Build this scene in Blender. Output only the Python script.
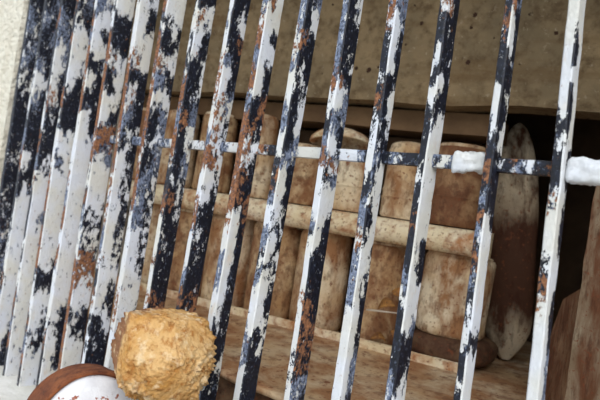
import bpy, bmesh, math, random
from mathutils import Vector, Matrix, noise

for o in list(bpy.data.objects):
    bpy.data.objects.remove(o)
scene = bpy.context.scene
COL = scene.collection
random.seed(7)

# ------------------------------------------------------------------ camera
RIGHT = Vector((0.7342, 0.6625, 0.1483)); UP = Vector((-0.1017, -0.1086, 0.9889)); FWD = Vector((-0.6713, 0.7411, 0.0124))
cd = bpy.data.cameras.new('camera'); cam = bpy.data.objects.new('camera', cd); COL.objects.link(cam)
m = Matrix.Identity(4)
for i in range(3):
    m[i][0] = RIGHT[i]; m[i][1] = UP[i]; m[i][2] = -FWD[i]
m.translation = Vector((0.4028, -0.4447, -0.0074))
cam.matrix_world = m
cd.sensor_width = 36.0; cd.lens = 38.4; cd.clip_start = 0.01; cd.clip_end = 60
cd.dof.use_dof = True; cd.dof.focus_distance = 0.58; cd.dof.aperture_fstop = 11.0
scene.camera = cam

# ------------------------------------------------------------------ world, sun, exposure
world = bpy.data.worlds.new('overcast_sky'); scene.world = world; world.use_nodes = True
bg = world.node_tree.nodes['Background']
bg.inputs[0].default_value = (0.86, 0.935, 1.0, 1.0); bg.inputs[1].default_value = 0.92
sd = bpy.data.lights.new('sun', 'SUN'); sd.energy = 1.6; sd.angle = math.radians(35); sd.color = (1.0, 0.985, 0.96)
sun = bpy.data.objects.new('sun', sd); COL.objects.link(sun)
sun.rotation_euler = Vector((-0.72, 0.62, -0.58)).to_track_quat('-Z', 'Y').to_euler()
vs = scene.view_settings
vs.view_transform = 'Standard'; vs.look = 'None'; vs.gamma = 1.0; vs.use_curve_mapping = False
vs.exposure = 0.40

# ------------------------------------------------------------------ helpers
def tag(o, label=None, cat=None, group=None, kind=None):
    if label: o['label'] = label
    if cat: o['category'] = cat
    if group: o['group'] = group
    if kind: o['kind'] = kind
    return o

def empty(name, loc, rz=0.0):
    o = bpy.data.objects.new(name, None); COL.objects.link(o)
    o.location = loc; o.rotation_euler = (0, 0, rz); o.empty_display_size = 0.05
    return o

def link_mesh(name, me, mat, parent=None, loc=(0, 0, 0), rot=(0, 0, 0)):
    o = bpy.data.objects.new(name, me); COL.objects.link(o)
    if mat and not me.materials: me.materials.append(mat)
    o.location = loc; o.rotation_euler = rot
    if parent: o.parent = parent
    return o

def bm_obj(name, bm, mat, parent=None, loc=(0, 0, 0), rot=(0, 0, 0), smooth=False):
    bmesh.ops.recalc_face_normals(bm, faces=bm.faces)
    me = bpy.data.meshes.new(name); bm.to_mesh(me); bm.free()
    if smooth:
        for p in me.polygons: p.use_smooth = True
    return link_mesh(name, me, mat, parent, loc, rot)

def add_box(bm, x0, x1, y0, y1, z0, z1):
    v = [bm.verts.new((x, y, z)) for x in (x0, x1) for y in (y0, y1) for z in (z0, z1)]
    for f in ((0, 1, 3, 2), (4, 6, 7, 5), (0, 4, 5, 1), (2, 3, 7, 6), (0, 2, 6, 4), (1, 5, 7, 3)):
        bm.faces.new([v[i] for i in f])
    return v

def lathe(bm, prof, n=32, squash=1.0, dent=0.0, seed=0.0):
    """prof: list of (radius, z) from bottom to top; closed at both ends."""
    rings = []
    for r, z in prof:
        ring = []
        for k in range(n):
            a = 2 * math.pi * k / n
            q = r * (1 + dent * noise.noise(Vector((math.cos(a) * 1.4 + seed, math.sin(a) * 1.4, z * 18 + seed))))
            ring.append(bm.verts.new((q * math.cos(a), q * squash * math.sin(a), z)))
        rings.append(ring)
    for a, b in zip(rings, rings[1:]):
        for k in range(n):
            bm.faces.new((a[k], a[(k + 1) % n], b[(k + 1) % n], b[k]))
    bm.faces.new(list(reversed(rings[0]))); bm.faces.new(rings[-1])

def smooth_by_angle(o, deg=40):
    me = o.data
    for p in me.polygons: p.use_smooth = True
    b = bmesh.new(); b.from_mesh(me)
    for e in b.edges:
        if len(e.link_faces) == 2 and e.calc_face_angle(0) > math.radians(deg): e.smooth = False
    b.to_mesh(me); b.free()

# ------------------------------------------------------------------ materials
def srgb(r, g, b):
    f = lambda c: (c / 255 / 12.92) if c / 255 <= 0.04045 else ((c / 255 + 0.055) / 1.055) ** 2.4
    return (f(r), f(g), f(b), 1.0)

class NT:
    def __init__(self, name):
        self.mat = bpy.data.materials.new(name); self.mat.use_nodes = True
        self.t = self.mat.node_tree; self.n = self.t.nodes; self.bsdf = self.n['Principled BSDF']
        self.co = self.n.new('ShaderNodeTexCoord').outputs['Object']
    def link(self, a, b): self.t.links.new(a, b)
    def _in(self, sock, v):
        if hasattr(v, 'node'): self.link(v, sock)
        else: sock.default_value = v
    def offset(self, scale=(1, 1, 1), loc=(0, 0, 0), co=None):
        mp = self.n.new('ShaderNodeMapping'); self.link(co or self.co, mp.inputs['Vector'])
        mp.inputs['Scale'].default_value = scale; mp.inputs['Location'].default_value = loc
        return mp.outputs[0]
    def noise(self, scale, detail=4, rough=0.55, co=None, dist=0.0):
        x = self.n.new('ShaderNodeTexNoise'); self.link(co or self.co, x.inputs['Vector'])
        x.inputs['Scale'].default_value = scale; x.inputs['Detail'].default_value = detail
        x.inputs['Roughness'].default_value = rough; x.inputs['Distortion'].default_value = dist
        return x.outputs['Fac']
    def voronoi(self, scale, co=None, feature='F1'):
        x = self.n.new('ShaderNodeTexVoronoi'); x.feature = feature; self.link(co or self.co, x.inputs['Vector'])
        x.inputs['Scale'].default_value = scale
        return x
    def rng(self, v, a, b, c=0.0, d=1.0):
        x = self.n.new('ShaderNodeMapRange'); self._in(x.inputs[0], v)
        for i, q in enumerate((a, b, c, d)): x.inputs[i + 1].default_value = q
        return x.outputs[0]
    def math(self, op, a, b=0.0):
        x = self.n.new('ShaderNodeMath'); x.operation = op; self._in(x.inputs[0], a); self._in(x.inputs[1], b)
        return x.outputs[0]
    def mix(self, f, a, b):
        x = self.n.new('ShaderNodeMix'); x.data_type = 'RGBA'
        self._in(x.inputs['Factor'], f); self._in(x.inputs[6], a); self._in(x.inputs[7], b)
        return x.outputs[2]
    def bump(self, h, dist, strength=1.0, normal=None):
        x = self.n.new('ShaderNodeBump'); self._in(x.inputs['Height'], h)
        x.inputs['Distance'].default_value = dist; x.inputs['Strength'].default_value = strength
        if normal: self.link(normal, x.inputs['Normal'])
        return x.outputs[0]
    def done(self, col, rough=0.7, normal=None, spec=0.3):
        self._in(self.bsdf.inputs['Base Color'], col); self._in(self.bsdf.inputs['Roughness'], rough)
        self.bsdf.inputs['Specular IOR Level'].default_value = spec
        if normal: self.link(normal, self.bsdf.inputs['Normal'])
        return self.mat

def mat_paint():
    """Peeling paint on iron: the wear map (amount of white / blue-grey / rust left) is stored on the bars."""
    t = NT('peeling_painted_iron')
    at = t.n.new('ShaderNodeAttribute'); at.attribute_name = 'wear'
    sp = t.n.new('ShaderNodeSeparateColor'); t.link(at.outputs['Color'], sp.inputs[0])
    pW, pB, pR = sp.outputs
    co = t.offset((1, 1, 0.52))
    nW = t.rng(t.noise(165, 6, 0.58, co), 0.30, 0.70)
    nS = t.rng(t.noise(720, 5, 0.65, t.offset((1, 1, 0.75), (3, 1, 2))), 0.28, 0.72)
    nW = t.math('ADD', t.math('MULTIPLY', nW, 0.66), t.math('MULTIPLY', nS, 0.34))
    dW = t.math('SUBTRACT', pW, nW)
    mW = t.rng(dW, -0.012, 0.03)
    nB = t.rng(t.noise(330, 7, 0.75, t.offset((1, 1, 0.6), (7, 3, 1))), 0.30, 0.70)
    mB = t.rng(t.math('SUBTRACT', pB, nB), -0.05, 0.12)
    nR = t.rng(t.noise(190, 7, 0.7, t.offset((1, 1, 0.7), (1, 9, 4))), 0.30, 0.70)
    mR = t.rng(t.math('SUBTRACT', pR, nR), -0.04, 0.10)
    big = t.noise(22, 3, 0.5, t.offset((1, 1, 1), (2, 2, 8)))
    dark = t.mix(t.rng(t.noise(240, 4, 0.6), 0.35, 0.65), srgb(14, 15, 20), srgb(29, 33, 48))
    blue = t.mix(t.rng(t.noise(330, 4, 0.6), 0.35, 0.65), srgb(70, 80, 104), srgb(142, 153, 176))
    white = t.mix(t.rng(big, 0.38, 0.62), srgb(216, 220, 229), srgb(214, 213, 207))
    stain = t.rng(t.noise(95, 5, 0.6, t.offset((1, 1, 0.4), (5, 5, 5))), 0.60, 0.78, 0.0, 0.45)
    white = t.mix(stain, white, srgb(205, 170, 130))
    white = t.mix(t.rng(t.noise(700, 3, 0.6), 0.55, 0.8, 0, 0.25), white, srgb(180, 182, 190))
    rust = t.mix(t.rng(t.noise(300, 5, 0.7), 0.35, 0.65), srgb(82, 54, 42), srgb(172, 118, 82))
    c = t.mix(mB, dark, blue)
    c = t.mix(mW, c, white)
    c = t.mix(mR, c, rust)
    h = t.math('ADD', t.math('MULTIPLY', mW, 1.0), t.math('MULTIPLY', mB, 0.35))
    h = t.math('ADD', h, t.math('MULTIPLY', t.math('MULTIPLY', mR, t.noise(900, 4, 0.7)), 1.4))
    h = t.math('ADD', h, t.math('MULTIPLY', t.noise(420, 4, 0.6), 0.6))
    r = t.rng(mR, 0, 1, 0.48, 0.85)
    return t.done(c, r, t.bump(h, 0.0006, 0.8), 0.35)

def mat_rusty(name, pale, pale2, rustc, dark, amount, scale=30, streak=1.0, loc=(0, 0, 0), midrust=None):
    t = NT(name)
    at = t.n.new('ShaderNodeObjectInfo')
    add = t.n.new('ShaderNodeVectorMath'); add.operation = 'ADD'
    sc = t.n.new('ShaderNodeVectorMath'); sc.operation = 'SCALE'
    t.link(at.outputs['Location'], sc.inputs[0]); sc.inputs['Scale'].default_value = 3.7
    t.link(t.co, add.inputs[0]); t.link(sc.outputs[0], add.inputs[1])
    base = add.outputs[0]
    co = t.offset((1, 1, streak), loc, base)
    n1 = t.noise(scale, 7, 0.66, co, 0.3)
    n2 = t.noise(scale * 3.2, 6, 0.7, t.offset((1, 1, streak), (4, 2, 7), base))
    c = t.mix(t.rng(t.noise(scale * 0.6, 4, 0.6, t.offset((1, 1, 1), (9, 1, 3), base)), 0.38, 0.62), pale, pale2)
    a = t.rng(n1, 0.62 - 0.3 * amount, 0.80 - 0.3 * amount)
    if midrust:
        sz = t.n.new('ShaderNodeSeparateXYZ'); t.link(t.co, sz.inputs[0])
        zz = t.math('ADD', sz.outputs[2], t.math('MULTIPLY', t.math('SUBTRACT', n1, 0.5), 0.16))
        lo = t.rng(zz, midrust[0], midrust[1]); hi = t.rng(zz, midrust[2], midrust[3], 1.0, 0.0)
        a = t.math('MAXIMUM', a, t.math('MULTIPLY', lo, hi))
    c = t.mix(a, c, rustc)
    b = t.rng(n2, 0.60 - 0.12 * amount, 0.70 - 0.12 * amount)
    c = t.mix(t.math('MULTIPLY', b, 0.6), c, dark)
    n3 = t.noise(scale * 6.5, 4, 0.6, t.offset((1, 1, 1), (6, 6, 2), base))
    c = t.mix(t.rng(n3, 0.60, 0.65, 0, 0.75), c, srgb(122, 70, 46))
    nrm = t.bump(t.math('ADD', n1, t.math('MULTIPLY', n2, 0.7)), 0.0022, 0.8)
    return t.done(c, 0.82, nrm, 0.2)

def mat_concrete():
    t = NT('pitted_concrete')
    n1 = t.noise(9, 6, 0.62); n2 = t.noise(60, 5, 0.65)
    c = t.mix(t.rng(n1, 0.35, 0.65), srgb(118, 103, 80), srgb(152, 130, 98))
    c = t.mix(t.rng(n2, 0.47, 0.66, 0, 0.75), c, srgb(92, 74, 53))
    c = t.mix(t.rng(t.noise(130, 5, 0.7), 0.60, 0.70, 0, 0.5), c, srgb(186, 172, 148))
    band = t.noise(14, 5, 0.6, t.offset((0.4, 0.4, 3.0), (1, 2, 3)))
    c = t.mix(t.rng(band, 0.52, 0.7, 0, 0.6), c, srgb(106, 82, 54))
    v = t.voronoi(58)
    sep = t.n.new('ShaderNodeSeparateColor'); t.link(v.outputs['Color'], sep.inputs[0])
    rad = t.rng(sep.outputs[0], 0.30, 1.0, -0.05, 0.22)
    d = t.math('ADD', v.outputs['Distance'], t.math('MULTIPLY', t.math('SUBTRACT', t.noise(260, 3), 0.5), 0.3))
    pit = t.rng(t.math('SUBTRACT', rad, d), -0.01, 0.03)
    c = t.mix(pit, c, srgb(66, 46, 36))
    h = t.math('SUBTRACT', t.math('ADD', n2, t.math('MULTIPLY', t.noise(260, 4, 0.6), 0.4)), t.math('MULTIPLY', pit, 2.0))
    return t.done(c, 0.9, t.bump(h, 0.003, 0.7), 0.15)

def mat_stucco(name, a, b, scale=90, dist=0.004):
    t = NT(name)
    n = t.noise(scale, 6, 0.6); v = t.voronoi(scale * 0.9, feature='SMOOTH_F1')
    c = t.mix(t.rng(t.noise(scale * 0.3, 5, 0.6), 0.35, 0.65), a, b)
    h = t.math('ADD', n, t.math('MULTIPLY', v.outputs['Distance'], 0.6))
    return t.done(c, 0.9, t.bump(h, dist, 0.8), 0.15)

def mat_rock():
    t = NT('ochre_stone')
    n1 = t.noise(28, 7, 0.65, dist=0.4); n2 = t.noise(120, 6, 0.7)
    c = t.mix(t.rng(n1, 0.35, 0.65), srgb(206, 152, 84), srgb(230, 192, 138))
    c = t.mix(t.rng(n2, 0.48, 0.64, 0, 0.9), c, srgb(172, 112, 54))
    sx = t.n.new('ShaderNodeSeparateXYZ'); t.link(t.offset(co=t.co), sx.inputs[0])
    # purplish weathered crust on one flank of the stone
    side = t.math('ADD', t.math('MULTIPLY', sx.outputs[0], -20.0), t.math('MULTIPLY', t.math('SUBTRACT', t.noise(38, 5, 0.6, t.offset((1, 1, 0.6), (3, 3, 3))), 0.5), 3.2))
    c = t.mix(t.rng(side, 0.15, 0.6, 0, 0.85), c, srgb(136, 94, 74))
    c = t.mix(t.rng(t.noise(70, 5, 0.6, t.offset((1, 1, 1), (8, 8, 1))), 0.54, 0.66, 0, 0.7), c, srgb(246, 222, 182))
    h = t.math('ADD', n2, t.math('MULTIPLY', t.noise(320, 5, 0.7), 0.5))
    return t.done(c, 0.92, t.bump(h, 0.004, 1.0), 0.1)

def mat_canface():
    t = NT('white_enamel_rust_spots')
    n = t.noise(55, 5, 0.6); s = t.noise(75, 5, 0.7, t.offset((1, 1, 1.8), (3, 5, 1)))
    c = t.mix(t.rng(n, 0.35, 0.65), srgb(226, 226, 230), srgb(204, 203, 208))
    c = t.mix(t.rng(s, 0.61, 0.64), c, srgb(150, 88, 66))
    return t.done(c, 0.7, t.bump(t.math('ADD', n, s), 0.002, 0.7), 0.2)

M_PAINT = mat_paint()
M_CONC = mat_concrete()
M_STUCCO = mat_stucco('cream_stucco', srgb(238, 233, 218), srgb(222, 214, 196), 130, 0.012)
M_SILL = mat_stucco('limewashed_sill', srgb(232, 230, 226), srgb(214, 212, 204), 60, 0.003)
M_DARKWALL = mat_stucco('dark_brown_masonry', srgb(98, 78, 60), srgb(72, 56, 42), 40, 0.004)  # dark brown base tone, shared by inner walls and support stone
M_PLANK = mat_stucco('weathered_ledge', srgb(124, 98, 72), srgb(96, 74, 54), 50, 0.003)
M_GROUND = mat_stucco('pale_paving', srgb(170, 165, 155), srgb(150, 146, 138), 8, 0.004)
M_CAN = mat_rusty('rust_stained_white_metal', srgb(228, 212, 182), srgb(204, 172, 130), srgb(156, 112, 76), srgb(110, 74, 50), 0.65, 26, 0.55)
M_CAN2 = mat_rusty('rust_stained_tan_metal', srgb(212, 186, 146), srgb(180, 142, 100), srgb(140, 100, 70), srgb(96, 62, 44), 0.8, 30, 0.7)
M_CAN3 = mat_rusty('dull_brown_metal', srgb(172, 138, 102), srgb(146, 110, 76), srgb(116, 78, 54), srgb(88, 56, 40), 0.8, 28, 0.8)
M_RAIL = mat_rusty('rust_spotted_rail', srgb(236, 222, 194), srgb(226, 206, 168), srgb(182, 130, 90), srgb(140, 78, 50), 0.55, 34, 1.0)
M_SHEET = mat_rusty('rust_stained_sheet', srgb(210, 190, 160), srgb(196, 162, 122), srgb(166, 122, 86), srgb(118, 78, 56), 0.7, 17, 1.0)
M_PANEL = mat_rusty('rust_streaked_panel', srgb(160, 144, 120), srgb(136, 116, 92), srgb(110, 72, 50), srgb(78, 48, 34), 0.75, 42, 0.25)
M_SHELL = mat_rusty('flaking_pale_shell', srgb(228, 212, 184), srgb(210, 188, 156), srgb(84, 55, 40), srgb(70, 40, 28), 0.6, 26, 0.35, midrust=(0.02, 0.075, 0.18, 0.25))
M_BROWN = mat_rusty('brown_rust', srgb(122, 94, 70), srgb(96, 72, 53), srgb(84, 57, 42), srgb(60, 42, 32), 0.7, 30, 1.0)
M_FLANGE = mat_rusty('mottled_brown_flange', srgb(146, 116, 90), srgb(120, 90, 66), srgb(98, 64, 46), srgb(76, 44, 32), 0.7, 34, 0.5)
M_RIM = mat_rusty('brown_rusted_rim', srgb(150, 92, 58), srgb(128, 74, 46), srgb(104, 58, 38), srgb(72, 42, 32), 0.7, 50, 1.0)
M_LEAF = mat_rusty('dry_leaf', srgb(196, 148, 80), srgb(170, 116, 58), srgb(136, 92, 56), srgb(100, 68, 46), 0.7, 90, 1.0)
M_TWIG = mat_stucco('bleached_twig', srgb(210, 198, 180), srgb(180, 164, 144), 90, 0.001)
M_ROCK = mat_rock()
M_FACE = mat_canface()

# ------------------------------------------------------------------ the setting
SILL = -0.322
FLO = -0.18
def struct(name, boxes, mat, label=None):
    bm = bmesh.new()
    for b in boxes: add_box(bm, *b)
    o = bm_obj(name, bm, mat); tag(o, label, kind='structure'); return o

struct('ground', [(-4, 5, -5, 0.0, -1.25, -1.2)], M_GROUND)
struct('wall_left', [(-2.6, -0.672, 0.0, 0.9, -1.2, 1.6)], M_STUCCO, 'cream stucco wall beside the iron grille')
struct('wall_right', [(0.485, 2.6, 0.0, 0.9, -1.2, 1.6)], M_STUCCO)  # unseen jamb, its edge moved in to shade the right of the recess
struct('wall_upper', [(-0.672, 0.485, 0.0, 0.9, 0.52, 1.6)], M_STUCCO)
struct('wall_lower', [(-0.672, 0.485, 0.0, 0.9, -1.2, SILL - 0.05)], M_STUCCO)
struct('trim_1', [(-0.80, 0.62, -0.19, 0.0, SILL - 0.05, SILL), (-0.672, 0.485, 0.0, 0.9, SILL - 0.05, SILL)], M_SILL, 'white limewashed ledge below the iron grille')
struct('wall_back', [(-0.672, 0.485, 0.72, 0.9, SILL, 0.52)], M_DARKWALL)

# line of the objects inside: Y = .31 + .22 X
K = 0.22
ANG = math.atan(K)
def inner(s, off, z):            # s = X position along the line, off = distance behind the line
    return Vector((s - math.sin(ANG) * off, 0.31 + K * s + math.cos(ANG) * off, z))

def slanted(name, s0, s1, o0, o1, z0, z1, mat, nseg=1, rough=0.0, seed=0):
    """Block running along the inner line."""
    bm = bmesh.new()
    rows = []
    for i in range(nseg + 1):
        s = s0 + (s1 - s0) * i / nseg
        j = lambda k: rough * noise.noise(Vector((s * 9 + seed, k * 3.1, seed)))
        rows.append([bm.verts.new(inner(s, o0 + j(1), z0 + j(2))), bm.verts.new(inner(s, o1, z0 + j(2))),
                     bm.verts.new(inner(s, o1, z1)), bm.verts.new(inner(s, o0 + j(3), z1))])
    for a, b in zip(rows, rows[1:]):
        for k in range(4):
            bm.faces.new((a[k], a[(k + 1) % 4], b[(k + 1) % 4], b[k]))
    bm.faces.new(rows[0]); bm.faces.new(list(reversed(rows[-1])))
    return bm_obj(name, bm, mat)

tag(slanted('wall_inner_beam', -0.66, 0.48, 0.0, 0.05, 0.158, 0.515, M_CONC, 40, 0.004, 2), 'pitted brown concrete beam behind the bars', kind='structure')
tag(slanted('trim_2', -0.66, 0.02, 0.035, 0.11, 0.126, 0.154, M_PLANK, 30, 0.006, 5), 'weathered ledge under the concrete beam', kind='structure')
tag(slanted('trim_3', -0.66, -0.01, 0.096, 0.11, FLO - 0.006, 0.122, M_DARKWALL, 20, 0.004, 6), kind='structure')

# ------------------------------------------------------------------ iron grille
BARS = [
 # x at z=0, lean, width, depth, z_top, z_bot, front, side near, side far
 (-0.655, 0.00, .0090, .0285, .262, -.394, "DDDDDDDDDDDDDDDDDDDDD", "DBMBMDDDMDMMBMBMBWDBB", "DMBDMDDMDDDMMBMMMWDDB"),
 (-0.599, 0.00, .0090, .0285, .256, -.377, "DBDBBBDBBDBBBBBBBBBBB", "DBDBWBDDWDWWWWWWWWDDB", "BDBDWDDDDDWWWWWWWDDBB"),
 (-0.5455, 0.00, .0090, .0285, .250, -.360, "DBDDDBBBBOBBBBBBBBBBB", "DBBWWOMDDWWWWWWWWWWWW", "DMBBDDDDMWWBWWWWWWWWW"),
 (-0.4955, 0.00, .0090, .0285, .245, -.344, "BDBBBRBBWOBBRRBBBBBBB", "MMWWWDDWBWWWWWDWWMWWW", "BDWWDDDWWWWWWMDWMDWWW"),
 (-0.4404, 0.00, .0090, .0285, .239, -.327, "BBBBORWWWOBBWRWWBBDDD", "BWWDWDWWWWWWWWWWMWWWW", "BWDWDDDWWWWWWWWWDMDWW"),
 (-0.3895, 0.00, .0090, .0285, .233, -.311, "BBBRRRRORBBBWRRRRRRRR", "WDDODWWRWWWMMROWMWWWW", "WDDWWMDRBWWMMROWDMWWW"),
 (-0.3329, 0.00, .0090, .0285, .227, -.293, "BWBORRROROOOBOBOBBBBB", "WWWODOBMWWWWWMWWDMDDD", "WDWWDDDMDMMMMMWDWDDDD"),
 (-0.2767, 0.02, .0092, .0280, .221, -.276, "RBRRORRRORRWWWWOOWWWW", "WMDOBWDMDBBBWWWWWWWWW", "WWDWDWBWBMMMMMWWDDDDD"),
 (-0.2150, 0.030, .0095, .0240, .214, -.257, "BWBBRRBBOBRWWOWOWWWWW", "DOWDDDNDDMNDMDDNDDDDD", "DWDMMMBWBMMMDDDNDDDDD"),
 (-0.1545, 0.037, .0088, .0232, .207, -.238, "WBWOOOWBRWORWWBNNDDDD", "DDDBWOOORWMDMDDNMDDDD", "DWNDDBMMOMDDDDDNNDDDD"),
 (-0.1000, 0.030, .0102, .0222, .2015, -.221, "BORBRBRRRRROWBBWWMDBB", "RWWWWDNOONNWWWWWMDDDD", "WWDWDNNMMDNNDDDDDDMMD"),
 (-0.0440, 0.030, .0105, .0211, .195, -.203, "BBOBWWBWMNBWBMBWWBBWW", "DDRDMDDDBWWMWMWWWDDDD", "BWDDDMWBBDDDMMMDMMDDD"),
 (0.0154, 0.000, .0085, .0214, .189, -.184, "BBBBRWDBRWWBMWWOWWMMW", "DDDDOWBWRMWWWDDNNNNBB", "WMDMDBBDOBWDDDDDNNNBD"),
 (0.0686, -0.004, .0095, .0175, .183, -.167, "RODDMNMMWDBBOBBBWWWWW", "BWWWDDDDBMMDMWWMWWWWW", "BBDDDWMDWWWWWMMDDDBBD"),
 (0.1212, -0.010, .0080, .0195, .177, -.151, "ODDWDWDDDMDNDDBMDDDBB", "ODDDWDMWWWWWWMWWWDDDW", "DDDDDDWWWWWWDDDWBDDMW"),
 (0.1791, -0.018, .0072, .0150, .171, -.133, "DRDDDWWDNNBNBNBDMWDMD", "RWWDDDDMDDDWWWWWWDWWW", "BDDMDMMWDDDDWWWWWDWWW"),
 (0.2304, -0.038, .0080, .0145, .165, -.117, "WWWWWWDMDDOWWMNOWWWWW", "WWDDWDDMWWWWWWWWWWWWW", "WWWWWWWWDDMDDWWDDDBBB"),
 (0.2870, -0.030, .0085, .0170, .160, -.110, "WWDBWWDWWWOWDWWWDWWWW", "DWWDDWWDMWWDDWMWWDDWW", "WDWWDDWMWWDDWWWDDWWMM"),
 (0.3430, -0.030, .0085, .0170, .160, -.110, "BWDDWRWWBWDWWWDDWOWWW", "WWDDWWWMDDWWWMWWDDWBB", "DDWWMWWDDWWWDDWWMWWDD"),
 (0.3990, -0.020, .0085, .0180, .160, -.110, "DDWWBWWDDWWRWWDDWWWBB", "WDDWWWMMDDWWOWWDDWWWW", "WWDDWWWDDBBWWWDDWMMWW"),
 (0.4560, -0.020, .0085, .0180, .160, -.110, "WWBBDDWWWMWWDDWWWWDDR", "DDWWWOWWDDWWWMMWWDDWW", "WWMMDDWWWBBWWDDWWWWDD"),
]
CODE = {  # white, blue-grey, rust left on the iron
 'W': (0.83, 0.55, 0.12), 'D': (0.24, 0.24, 0.12), 'B': (0.34, 0.66, 0.15), 'M': (0.52, 0.34, 0.14),
 'R': (0.34, 0.50, 0.70), 'O': (0.66, 0.50, 0.55), 'N': (0.22, 0.20, 0.58)}

grille = empty('iron_grille', (0, 0, SILL))
tag(grille, 'row of upright iron bars with white and navy paint peeling off to rust', 'grille')

def sample(s, t):
    t = max(0.0, min(len(s) - 1.001, t)); i = int(t); f = t - i
    a, b = CODE[s[i]], CODE[s[i + 1]]
    f = 0 if f < 0.15 else 1 if f > 0.85 else (f - 0.15) / 0.70
    return tuple(a[k] * (1 - f) + b[k] * f for k in range(3))

def make_bar(i, spec):
    x0, lean, w, d, zt, zb, F, S, T = spec
    if i < 9:      # the narrow front edges of the close-set bars are worn to rust and dark metal
        F = ''.join('DNMRWDBM'[(j * 5 + i * 3) % 8] if ch == 'B' else ch for j, ch in enumerate(F))
    top, bot, n = 0.52, SILL, 190
    c = 0.0011
    # cross-section, counter-clockwise seen from above, starting at the front left
    sec = [(c, 0), (w * .5, 0), (w - c, 0), (w, c), (w, d * .34), (w, d * .67), (w, d - c), (w - c, d), (c, d), (0, d - c), (0, d * .5), (0, c)]
    cols = [F, F, F, S, S, T, T, T, F, F, F, F]
    m_ = len(sec)
    verts, faces, wear = [], [], []
    for r in range(n + 1):
        z = bot + (top - bot) * r / n
        for k, (sx, sy) in enumerate(sec):
            j = noise.noise_vector(Vector((sx * 60 + i * 7.7, sy * 60, z * 70))) * 0.00045
            j2 = noise.noise_vector(Vector((i * 5.1, 3.3, z * 9))) * 0.0007
            verts.append((x0 + lean * z + sx + j.x + j2.x, sy + j.y + j2.y, z - SILL))
    def q(k, r):
        z = bot + (top - bot) * r / n
        t = (zt - z) / (zt - zb) * 20
        if t < 0: t = (-t) % 20          # beyond the photographed stretch
        if t > 20: t = 40 - t
        t += 0.75 * noise.noise(Vector((i * 3.7, k * 0.9, z * 26)))
        c3 = sample(cols[k % m_], t)
        return (c3[0] * (0.92 if i < 9 else 1.0), c3[1], c3[2])
    for r in range(n):
        for k in range(m_):
            k2 = (k + 1) % m_
            faces.append((r * m_ + k, r * m_ + k2, (r + 1) * m_ + k2, (r + 1) * m_ + k))
            # paint class belongs to the face: the front edge of a face keeps its own column
            ka, kb = (k, k) if k in (2,) else (k, k2)
            if k == 2: ka = kb = 3
            wear += [q(ka, r), q(kb, r), q(kb, r + 1), q(ka, r + 1)]
    faces.append(tuple(reversed(range(m_)))); wear += [(.5, .5, .3)] * m_
    faces.append(tuple(n * m_ + k for k in range(m_))); wear += [(.5, .5, .3)] * m_
    me = bpy.data.meshes.new('bar'); me.from_pydata(verts, [], faces)
    at = me.color_attributes.new('wear', 'FLOAT_COLOR', 'CORNER')
    flat = []
    for a in wear: flat += [a[0], a[1], a[2], 1.0]
    at.data.foreach_set('color', flat)
    return link_mesh('bar', me, M_PAINT, grille)

for i, b in enumerate(BARS): make_bar(i, b)

def worn_block(name, x0, x1, yc, zc, ry, rz, wearfn, nx, parent, lump=0.0, nk=12, power=4.0, slope=0.0):
    """Bar lying along X with a rounded-square section and a wear map."""
    verts, faces, wear = [], [], []
    for r in range(nx + 1):
        x = x0 + (x1 - x0) * r / nx
        e = 1.0
        if lump: e = max(0.55, min(1.0, 9.0 * min(r, nx - r) / nx + 0.75))
        for k in range(nk):
            a = 2 * math.pi * (k + .5) / nk
            ca, sa = math.cos(a), math.sin(a)
            s = (abs(ca) ** power + abs(sa) ** power) ** (-1 / power)
            p = Vector((x * 95, ca * 1.5, sa * 1.5))
            g = e * (1 + lump * noise.noise(p * 1.0) + lump * 0.6 * noise.noise(p * 2.7)) if lump else 1 + 0.06 * noise.noise(p)
            verts.append((x, yc + slope * x + ry * s * ca * g, zc - SILL + rz * s * sa * g))
    for r in range(nx):
        for k in range(nk):
            k2 = (k + 1) % nk
            faces.append((r * nk + k, (r + 1) * nk + k, (r + 1) * nk + k2, r * nk + k2))
            xa, xb = x0 + (x1 - x0) * r / nx, x0 + (x1 - x0) * (r + 1) / nx
            wear += [wearfn(xa), wearfn(xb), wearfn(xb), wearfn(xa)]
    faces.append(tuple(range(nk))); wear += [wearfn(x0)] * nk
    faces.append(tuple(reversed([nx * nk + k for k in range(nk)]))); wear += [wearfn(x1)] * nk
    me = bpy.data.meshes.new(name); me.from_pydata(verts, [], faces)
    at = me.color_attributes.new('wear', 'FLOAT_COLOR', 'CORNER')
    flat = []
    for a in wear: flat += [a[0], a[1], a[2], 1.0]
    at.data.foreach_set('color', flat)
    if lump:
        for p in me.polygons: p.use_smooth = True
    return link_mesh(name, me, M_PAINT, parent)

# cross rail: paint class by position along the rail
RAILMAP = [(-0.68, 'M'), (-0.30, 'B'), (-0.20, 'M'), (-0.155, 'O'), (-0.14, 'B'), (-0.115, 'W'), (-0.075, 'O'), (-0.06, 'D'), (-0.035, 'B'), (-0.02, 'W'),
           (0.005, 'W'), (0.022, 'M'), (0.045, 'W'), (0.055, 'B'), (0.066, 'D'), (0.08, 'D'), (0.09, 'B'), (0.10, 'M'), (0.105, 'D'), (0.128, 'B'), (0.138, 'M'), (0.145, 'B'),
           (0.165, 'W'), (0.182, 'D'), (0.194, 'D'), (0.199, 'R'), (0.203, 'B'), (0.212, 'M'), (0.217, 'D'), (0.228, 'N'), (0.24, 'W'), (0.52, 'W')]
def rail_wear(x):
    for (xa, a), (xb, b) in zip(RAILMAP, RAILMAP[1:]):
        if xa <= x <= xb:
            f = (x - xa) / (xb - xa)
            return tuple(CODE[a][k] * (1 - f) + CODE[b][k] * f for k in range(3))
    return CODE['W']
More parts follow.
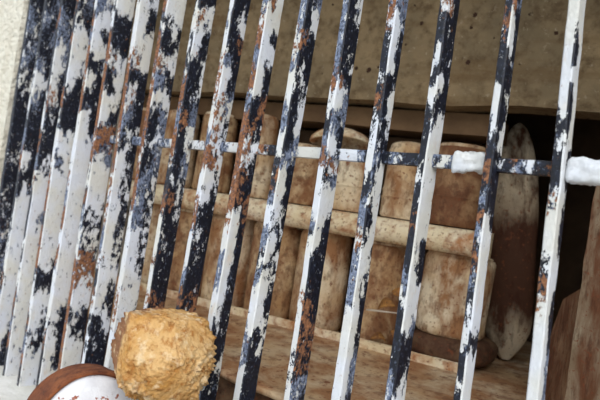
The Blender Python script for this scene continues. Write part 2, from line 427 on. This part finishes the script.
worn_block('cross_rail', -0.672, 0.485, 0.0165, 0.0470, 0.0042, 0.0056, rail_wear, 300, grille, power=6.0, slope=-0.021)
white_wear = lambda x: (1.2, 0.5, 0.0)
worn_block('paint_crust', 0.148, 0.178, 0.0110, 0.0475, 0.0058, 0.0078, white_wear, 18, grille, lump=0.42, nk=24, power=5.0)['label'] = 'thick crust of white paint'
worn_block('paint_crust', 0.2375, 0.292, 0.0105, 0.0465, 0.0060, 0.0086, white_wear, 26, grille, lump=0.26, nk=24, power=6.0)['label'] = 'thick crust of white paint'

# ------------------------------------------------------------------ inside: ledge sheet
def ledge_sheet():
    bm = bmesh.new()
    ns, nt = 60, 44
    top, bot = [], []
    for i in range(ns + 1):
        s = -0.655 + 1.13 * i / ns
        ra, rb = [], []
        back = inner(s, 0.0, 0)
        for j in range(nt + 1):
            t = j / nt
            y = 0.035 + (back.y - 0.035) * t
            y = 0.035 + (0.70 - 0.035) * t
            z = FLO - 0.012 * max(0.0, 1 - (y - .035) / (back.y - .035)) - 0.002 + (0.0035 * noise.noise(Vector((s * 12, y * 12, 1.5))) if y < back.y - 0.03 else 0.0)
            ra.append(bm.verts.new((s, y, z))); rb.append(bm.verts.new((s, y, z - 0.006)))
        top.append(ra); bot.append(rb)
    for i in range(ns):
        for j in range(nt):
            bm.faces.new((top[i][j], top[i + 1][j], top[i + 1][j + 1], top[i][j + 1]))
            bm.faces.new((bot[i][j], bot[i][j + 1], bot[i + 1][j + 1], bot[i + 1][j]))
    for i in range(ns):
        bm.faces.new((top[i][0], bot[i][0], bot[i + 1][0], top[i + 1][0]))
        bm.faces.new((top[i][nt], top[i + 1][nt], bot[i + 1][nt], bot[i][nt]))
    for j in range(nt):
        bm.faces.new((top[0][j], top[0][j + 1], bot[0][j + 1], bot[0][j]))
        bm.faces.new((top[ns][j], bot[ns][j], bot[ns][j + 1], top[ns][j + 1]))
    root = empty('ledge', (0, 0, SILL))
    tag(root, 'rust-stained metal ledge running below the row of canisters', 'ledge')
    o = bm_obj('ledge_sheet', bm, M_SHEET, root, smooth=True); o.location = (0, 0, -SILL)
    bm = bmesh.new()
    add_box(bm, -0.655, 0.475, 0.05, 0.08, 0, FLO - SILL - 0.022)
    bm_obj('front_support', bm, M_BROWN, root)
    # pale turned-up lip along the foot of the canisters
    bm = bmesh.new(); rows = []
    for i in range(41):
        s = -0.655 + 0.70 * i / 40
        z = FLO + 0.001 + 0.0012 * noise.noise(Vector((s * 20, 2, 2)))
        rows.append([bm.verts.new(inner(s, o_, z + h)) for o_, h in ((-0.012, -0.004), (-0.012, 0.006), (-0.008, 0.008), (-0.004, 0.006), (-0.004, -0.004))])
    for a, b in zip(rows, rows[1:]):
        for k in range(5): bm.faces.new((a[k], a[(k + 1) % 5], b[(k + 1) % 5], b[k]))
    bm.faces.new(rows[0]); bm.faces.new(list(reversed(rows[-1])))
    o = bm_obj('lip', bm, M_RAIL, root); o.location = (0, 0, -SILL)
ledge_sheet()

# ------------------------------------------------------------------ inside: lower row of canisters
def canister(name, s, off, z, r, h, mats, label, cat, group, dome=0.2, grooves=(), seed=0.0, lid=True, taper=0.0):
    root = empty(name, inner(s, off, z), ANG)
    tag(root, label, cat, group)
    prof = [(r * 0.93, 0), (r, 0.004)]
    nz = 14
    for k in range(1, nz + 1):
        t = k / nz
        rr = r * (1 - taper * t)
        prof.append((rr, 0.004 + (h - 0.012) * t))
    for g in grooves:
        prof.append((r * (1 - taper * g) * 1.045, h * g)); prof.append((r * (1 - taper * g), h * g - 0.004)); prof.append((r * (1 - taper * g), h * g + 0.004))
    prof.sort(key=lambda p: p[1])
    prof.append((prof[-1][0] * 0.95, h - 0.004))
    bm = bmesh.new(); lathe(bm, prof, 36, 1.0, 0.05, seed)
    b = bm_obj('body', bm, mats[0], root); smooth_by_angle(b, 50)
    if lid:
        rt = prof[-1][0]
        bm = bmesh.new()
        pr = [(rt * 0.98, h - 0.004)] + [(rt * math.cos(a) * 0.98, h - 0.004 + rt * dome * math.sin(a) + 0.003) for a in (0.0, 0.3, 0.6, 0.9, 1.2, 1.45)]
        lathe(bm, pr, 36, 1.0, 0.03, seed + 4)
        l = bm_obj('lid', bm, mats[1], root); smooth_by_angle(l, 50)
    return root

LOW = [(-0.0044, 'smooth pale tan canister with rust specks, nearest the dark hollow'),
       (-0.1139, 'rust-brown canister beside the dried orange leaves'),
       (-0.2018, 'mottled canister, third from the dark hollow in the lower row'),
       (-0.2849, 'orange-tan canister, fourth from the dark hollow in the lower row'),
       (-0.3683, 'orange-stained canister behind the bars just right of the ochre stone'),
       (-0.4510, 'tan canister behind the bars above the ochre stone'),
       (-0.5319, 'farthest canister of the lower row, seen as slivers left of the ochre stone')]
R_LOW = 0.0402
for i, (s, lab) in enumerate(LOW):
    canister('canister', s, R_LOW + .001 if i else 0.048, FLO + (0.0005 if i else 0.0345), R_LOW if i else 0.0470, 0.1425 if i else 0.1085, (M_CAN if i % 2 == 0 else M_CAN2, M_CAN), lab, 'canister', 'canisters in the lower row', seed=i * 3.3, dome=0.05)

# rail resting on the lower row
def shelf_rail():
    bm = bmesh.new(); rows = []
    sec = [(0.06, -0.001), (-0.008, -0.001), (-0.015, 0.006), (-0.017, 0.016), (-0.014, 0.025), (-0.006, 0.032), (0.06, 0.033)]
    n = 70
    for i in range(n + 1):
        s = -0.64 + 0.672 * i / n
        j = 0.0016 * noise.noise(Vector((s * 25, 4, 1)))
        rows.append([bm.verts.new(inner(s, a + j, FLO + 0.1445 + z + (j if 0 < z < .03 else 0))) for a, z in sec])
    q = len(sec)
    for a, b in zip(rows, rows[1:]):
        for k in range(q): bm.faces.new((a[k], a[(k + 1) % q], b[(k + 1) % q], b[k]))
    bm.faces.new(rows[0]); bm.faces.new(list(reversed(rows[-1])))
    o = bm_obj('shelf_rail', bm, M_RAIL); smooth_by_angle(o, 55)
    tag(o, 'pale rust-spotted rounded rail lying across the tops of the lower canisters', 'rail')
shelf_rail()
RT = FLO + 0.1445 + 0.034

UPP = [(-0.0180, .0360, .106 - RT + .002, .12, (.35,), 'dark brown canister on the rail, nearest the dark hollow', M_CAN3, 0.0),
       (-0.0897, .0300, .100 - RT, .32, (.28, .38), 'round-topped rust-speckled canister with grooved base on the rail', M_CAN, 0.0),
       (-0.1694, .0365, .078 - RT, .10, (.45,), 'white-sided canister under the pale tilted lid', M_CAN, 0.0),
       (-0.2560, .0350, .088 - RT, .15, (), 'warm tan canister beside the pale tilted lid', M_CAN2, 0.0),
       (-0.3419, .0330, .130 - RT, .15, (), 'pale tapering canister standing above the ledge', M_CAN, 0.16),
       (-0.4228, .0320, .128 - RT, .15, (), 'tan canister on the rail behind the close-set bars', M_CAN2, 0.1),
       (-0.5018, .0320, .126 - RT, .15, (), 'tan canister second from the far end of the rail', M_CAN, 0.1),
       (-0.5778, .0320, .126 - RT, .15, (), 'farthest tan canister on the rail', M_CAN2, 0.1)]
for i, (s, r, h, dome, gr, lab, mt, tp) in enumerate(UPP):
    canister('small_canister', s, 0.010 + r * 0.72, RT, r, h, (mt, M_CAN), lab, 'canister', 'canisters in the upper row', dome=dome, grooves=gr, seed=20 + i * 2.7, taper=tp)

# pale dished lid lying tilted on the white-sided canister
bm = bmesh.new()
lathe(bm, [(0.003, 0.016), (0.022, 0.0145), (0.034, 0.009), (0.042, 0.002), (0.0445, 0.0), (0.046, 0.001), (0.0445, 0.007), (0.037, 0.014), (0.024, 0.0195), (0.003, 0.021)], 36, 1.0, 0.04, 3)
p = inner(-0.1980, 0.030, 0.0960)
lid = bm_obj('domed_lid', bm, M_RAIL, None, p, (math.radians(-6), math.radians(-6), ANG)); smooth_by_angle(lid, 60)
tag(lid, 'pale domed metal lid lying tilted on a canister behind the cross rail', 'lid')

# ------------------------------------------------------------------ inside: the dark hollow
def spindle():
    root = empty('shell', (0.024, 0.46, FLO + 0.001))
    H = 0.343
    tag(root, 'tall pointed shell with flaking pale paint standing in the dark hollow', 'shell')
    prof = []
    for k in range(33):
        t = 1 - (1 - k / 32) ** 1.3
        if t < 0.16: r = 0.034 * math.sin(math.pi / 2 * (0.12 + 0.88 * t / 0.16))
        elif t < 0.62: r = 0.034
        else: r = 0.034 * math.sqrt(max(0.0, 1 - ((t - 0.62) / 0.38) ** 1.7))
        prof.append((max(r, 0.002), H * t))
    bm = bmesh.new(); lathe(bm, prof, 32, 0.55, 0.05, 9)
    b = bm_obj('shell_body', bm, M_SHELL, root); smooth_by_angle(b, 60)
    b.rotation_euler = (0, math.radians(-4.6), math.radians(25))
    return root
spindle()

def base_pad():
    bm = bmesh.new(); bmesh.ops.create_icosphere(bm, subdivisions=4, radius=1)
    for v in bm.verts:
        d = v.co.normalized(); p = 3.0
        k = (abs(d.x) ** p + abs(d.y) ** p + abs(d.z) ** p) ** (-1 / p)
        q = d * k * (1 + .05 * noise.noise(d * 2.1))
        v.co = Vector((q.x * .056, q.y * .056, q.z * .0205))
        v.co.z = max(-.017, min(.0165, v.co.z))
    o = bm_obj('rusty_pad', bm, M_BROWN, None, inner(0.002, 0.050, FLO + 0.0175), (0, 0, ANG)); smooth_by_angle(o, 60)
    tag(o, 'dark rounded slab of rusted metal under the pale tan canister', 'metal slab')
base_pad()

def panel():
    root = empty('metal_panel', (0.196, 0.20, FLO + 0.001))
    tag(root, 'rust-streaked upright metal panel at the edge of the dark hollow', 'panel')
    bm = bmesh.new(); n = 26; rows = []
    z0, z1 = 0.0, 0.250
    for i in range(n + 1):
        z = z0 + (z1 - z0) * i / n
        j = 0.0016 * noise.noise(Vector((z * 40, 1, 7)))
        rows.append([bm.verts.new(q) for q in ((j, 0, z), (0.25, -0.03, z), (0.25, -0.024, z), (j, 0.006, z))])
    for a, b in zip(rows, rows[1:]):
        for k in range(4): bm.faces.new((a[k], a[(k + 1) % 4], b[(k + 1) % 4], b[k]))
    bm.faces.new(rows[0]); bm.faces.new(list(reversed(rows[-1])))
    bm_obj('panel_face', bm, M_PANEL, root)
    # flange folded back into the hollow
    bm = bmesh.new()
    pts = [(0.0, 0.002, 0.0), (0.0, 0.002, 0.135), (-0.030, 0.045, 0.118), (-0.066, 0.085, 0.0)]
    fr = [bm.verts.new(p_) for p_ in pts]; bk = [bm.verts.new((p_[0] + .003, p_[1] + .004, p_[2])) for p_ in pts]
    bm.faces.new(fr); bm.faces.new(list(reversed(bk)))
    for k in range(4): bm.faces.new((fr[k], bk[k], bk[(k + 1) % 4], fr[(k + 1) % 4]))
    f = bm_obj('flange', bm, M_FLANGE, root)
panel()

# dried leaves and a twig caught between two canisters
def leaf(s, off, z, size, rot, label):
    bm = bmesh.new(); n = 8; L, Rr, Cc = [], [], []
    for i in range(n + 1):
        t = i / n
        w = size * 0.34 * math.sin(math.pi * min(1, t * 0.97 + 0.03)) ** 0.8
        zc = size * 0.22 * math.sin(t * 3.0)
        Cc.append(bm.verts.new((size * t, 0, zc))); L.append(bm.verts.new((size * t, w, zc + w * .5))); Rr.append(bm.verts.new((size * t, -w, zc + w * .35)))
    for i in range(n):
        bm.faces.new((Cc[i], Cc[i + 1], L[i + 1], L[i])); bm.faces.new((Cc[i], Rr[i], Rr[i + 1], Cc[i + 1]))
    o = bm_obj('dry_leaf', bm, M_LEAF, None, inner(s, off, z), rot, smooth=True)
    sm = o.modifiers.new('thickness', 'SOLIDIFY'); sm.thickness = 0.0012
    tag(o, label, 'leaf', 'dried leaves between the canisters')
leaf(-0.073, -0.006, -0.100, 0.018, (0.9, 0.2, 0.3), 'upper curled orange dried leaf between two canisters')
leaf(-0.083, -0.020, -0.124, 0.026, (0.7, -0.3, 0.1), 'larger ochre dried leaf beside the pale twig')
leaf(-0.062, -0.018, -0.150, 0.022, (1.1, 0.5, 0.6), 'lowest brown dried leaf near the ledge')
leaf(-0.088, -0.018, -0.166, 0.022, (0.3, 0.1, 0.9), 'flat ochre dried leaf lying on the ledge lip')
bm = bmesh.new()
lathe(bm, [(0.0008, 0), (0.0014, 0.01), (0.0012, 0.03), (0.0006, 0.045)], 8, 1, .2, 1)
tw = bm_obj('twig', bm, M_TWIG, None, inner(-0.095, -0.030, -0.128), (0, math.radians(84), ANG), smooth=True)
tag(tw, 'short bleached twig caught among the dried leaves', 'twig')

# ------------------------------------------------------------------ outside, on the sill
def stone(name, loc, dims, seed, amp, mat, label, flat_top=None, sub=5, pw=3.2, cuts=()):
    bm = bmesh.new(); bmesh.ops.create_icosphere(bm, subdivisions=sub, radius=1)
    for v in bm.verts:
        d = v.co.normalized()
        p = pw
        k = (abs(d.x) ** p + abs(d.y) ** p + abs(d.z) ** p) ** (-1 / p)
        q = d * (0.86 * k + 0.14)
        a = noise.fractal(d * 1.6 + Vector((seed, 0, 0)), 1.0, 2.0, 3)
        b = noise.fractal(d * 6.0 + Vector((0, seed, 0)), 0.8, 2.0, 4)
        c = abs(noise.noise(d * 9 + Vector((seed, seed, 0))))
        e = noise.voronoi(d * 4.5 + Vector((seed, 2, 0)))[0]
        g = noise.voronoi(d * 11 + Vector((seed, 5, 0)))[0]
        h = noise.fractal(d * 13, 0.6, 2.0, 4)
        h2 = abs(noise.noise(d * 30)) - abs(noise.noise(d * 19 + Vector((4, 4, 4))))
        f = 1 + amp * (0.55 * a + 0.30 * b - 0.25 * c + 0.30 * (e[1] - e[0] - .25) + 0.22 * (g[1] - g[0] - .25) + 0.36 * h + 0.20 * h2)
        v.co = Vector((q.x * dims[0], q.y * dims[1], q.z * dims[2])) * f
        for cn, cdist in cuts:
            ex = v.co.dot(cn) - cdist
            if ex > 0: v.co -= cn * ex * 0.82
        if flat_top is not None and v.co.z > flat_top: v.co.z = flat_top + (v.co.z - flat_top) * 0.25
        if v.co.z < -dims[2] * .9: v.co.z = -dims[2] * .9 + (v.co.z + dims[2] * .9) * 0.3
    o = bm_obj(name, bm, mat, None, loc, smooth=True)
    tag(o, label, 'stone'); return o
CUTS = [(Vector(n_).normalized(), d_) for n_, d_ in (((-0.75, -0.25, -0.65), 0.037), ((0.7, -0.6, -0.4), 0.044), ((0.75, -0.2, 0.6), 0.043), ((-0.5, -0.85, 0.1), 0.042), ((0.2, -0.9, 0.45), 0.040))]
rk = stone('ochre_stone', (-0.0965, -0.0575, -0.1665), (0.0495, 0.0455, 0.0438), 3.1, 0.20, M_ROCK, 'rough ochre-yellow stone lodged in front of the bars', flat_top=0.038, sub=6, pw=2.5, cuts=CUTS)
rk.rotation_euler = (0.03, 0.04, 0.35)
sup = stone('grey_stone', (-0.060, -0.062, SILL + 0.0530), (0.042, 0.045, 0.059), 8.7, 0.10, M_DARKWALL, 'grey block of stone on the ledge under the ochre stone', flat_top=0.052, sub=4)

def enamel_can():
    root = empty('enamel_can', (-0.176, -0.080, SILL))
    tag(root, 'white enamel can with a brown rusted rim lying on the ledge', 'can')
    R, L = 0.0605, 0.052
    ax = Vector((math.cos(math.radians(13)), -math.sin(math.radians(13)), 0.12)).normalized()
    rot = ax.to_track_quat('Z', 'Y').to_euler()
    bm = bmesh.new()
    lathe(bm, [(R * .9, 0), (R * .985, 0.004), (R * .985, L * .5), (R, L * .55), (R, L), (R * .985, L + .0025), (R * .95, L + .0025), (R * .93, L - .001), (R * .90, L - .002)], 64, 1.0, 0.02, 5)
    b = bm_obj('rusted_rim', bm, M_RIM, root, Vector((0, 0, R)) - ax * L * .5, rot); smooth_by_angle(b, 45)
    bm = bmesh.new()
    pr = [(R * .925, L - .003)] + [(R * .925 * math.cos(a), L - .001 + R * .24 * math.sin(a)) for a in [i * math.pi / 2 * .97 / 12 for i in range(13)]]
    lathe(bm, pr, 64, 1.0, 0.03, 6)
    f = bm_obj('end_face', bm, M_FACE, root, Vector((0, 0, R)) - ax * L * .5, rot); smooth_by_angle(f, 45)
enamel_can()
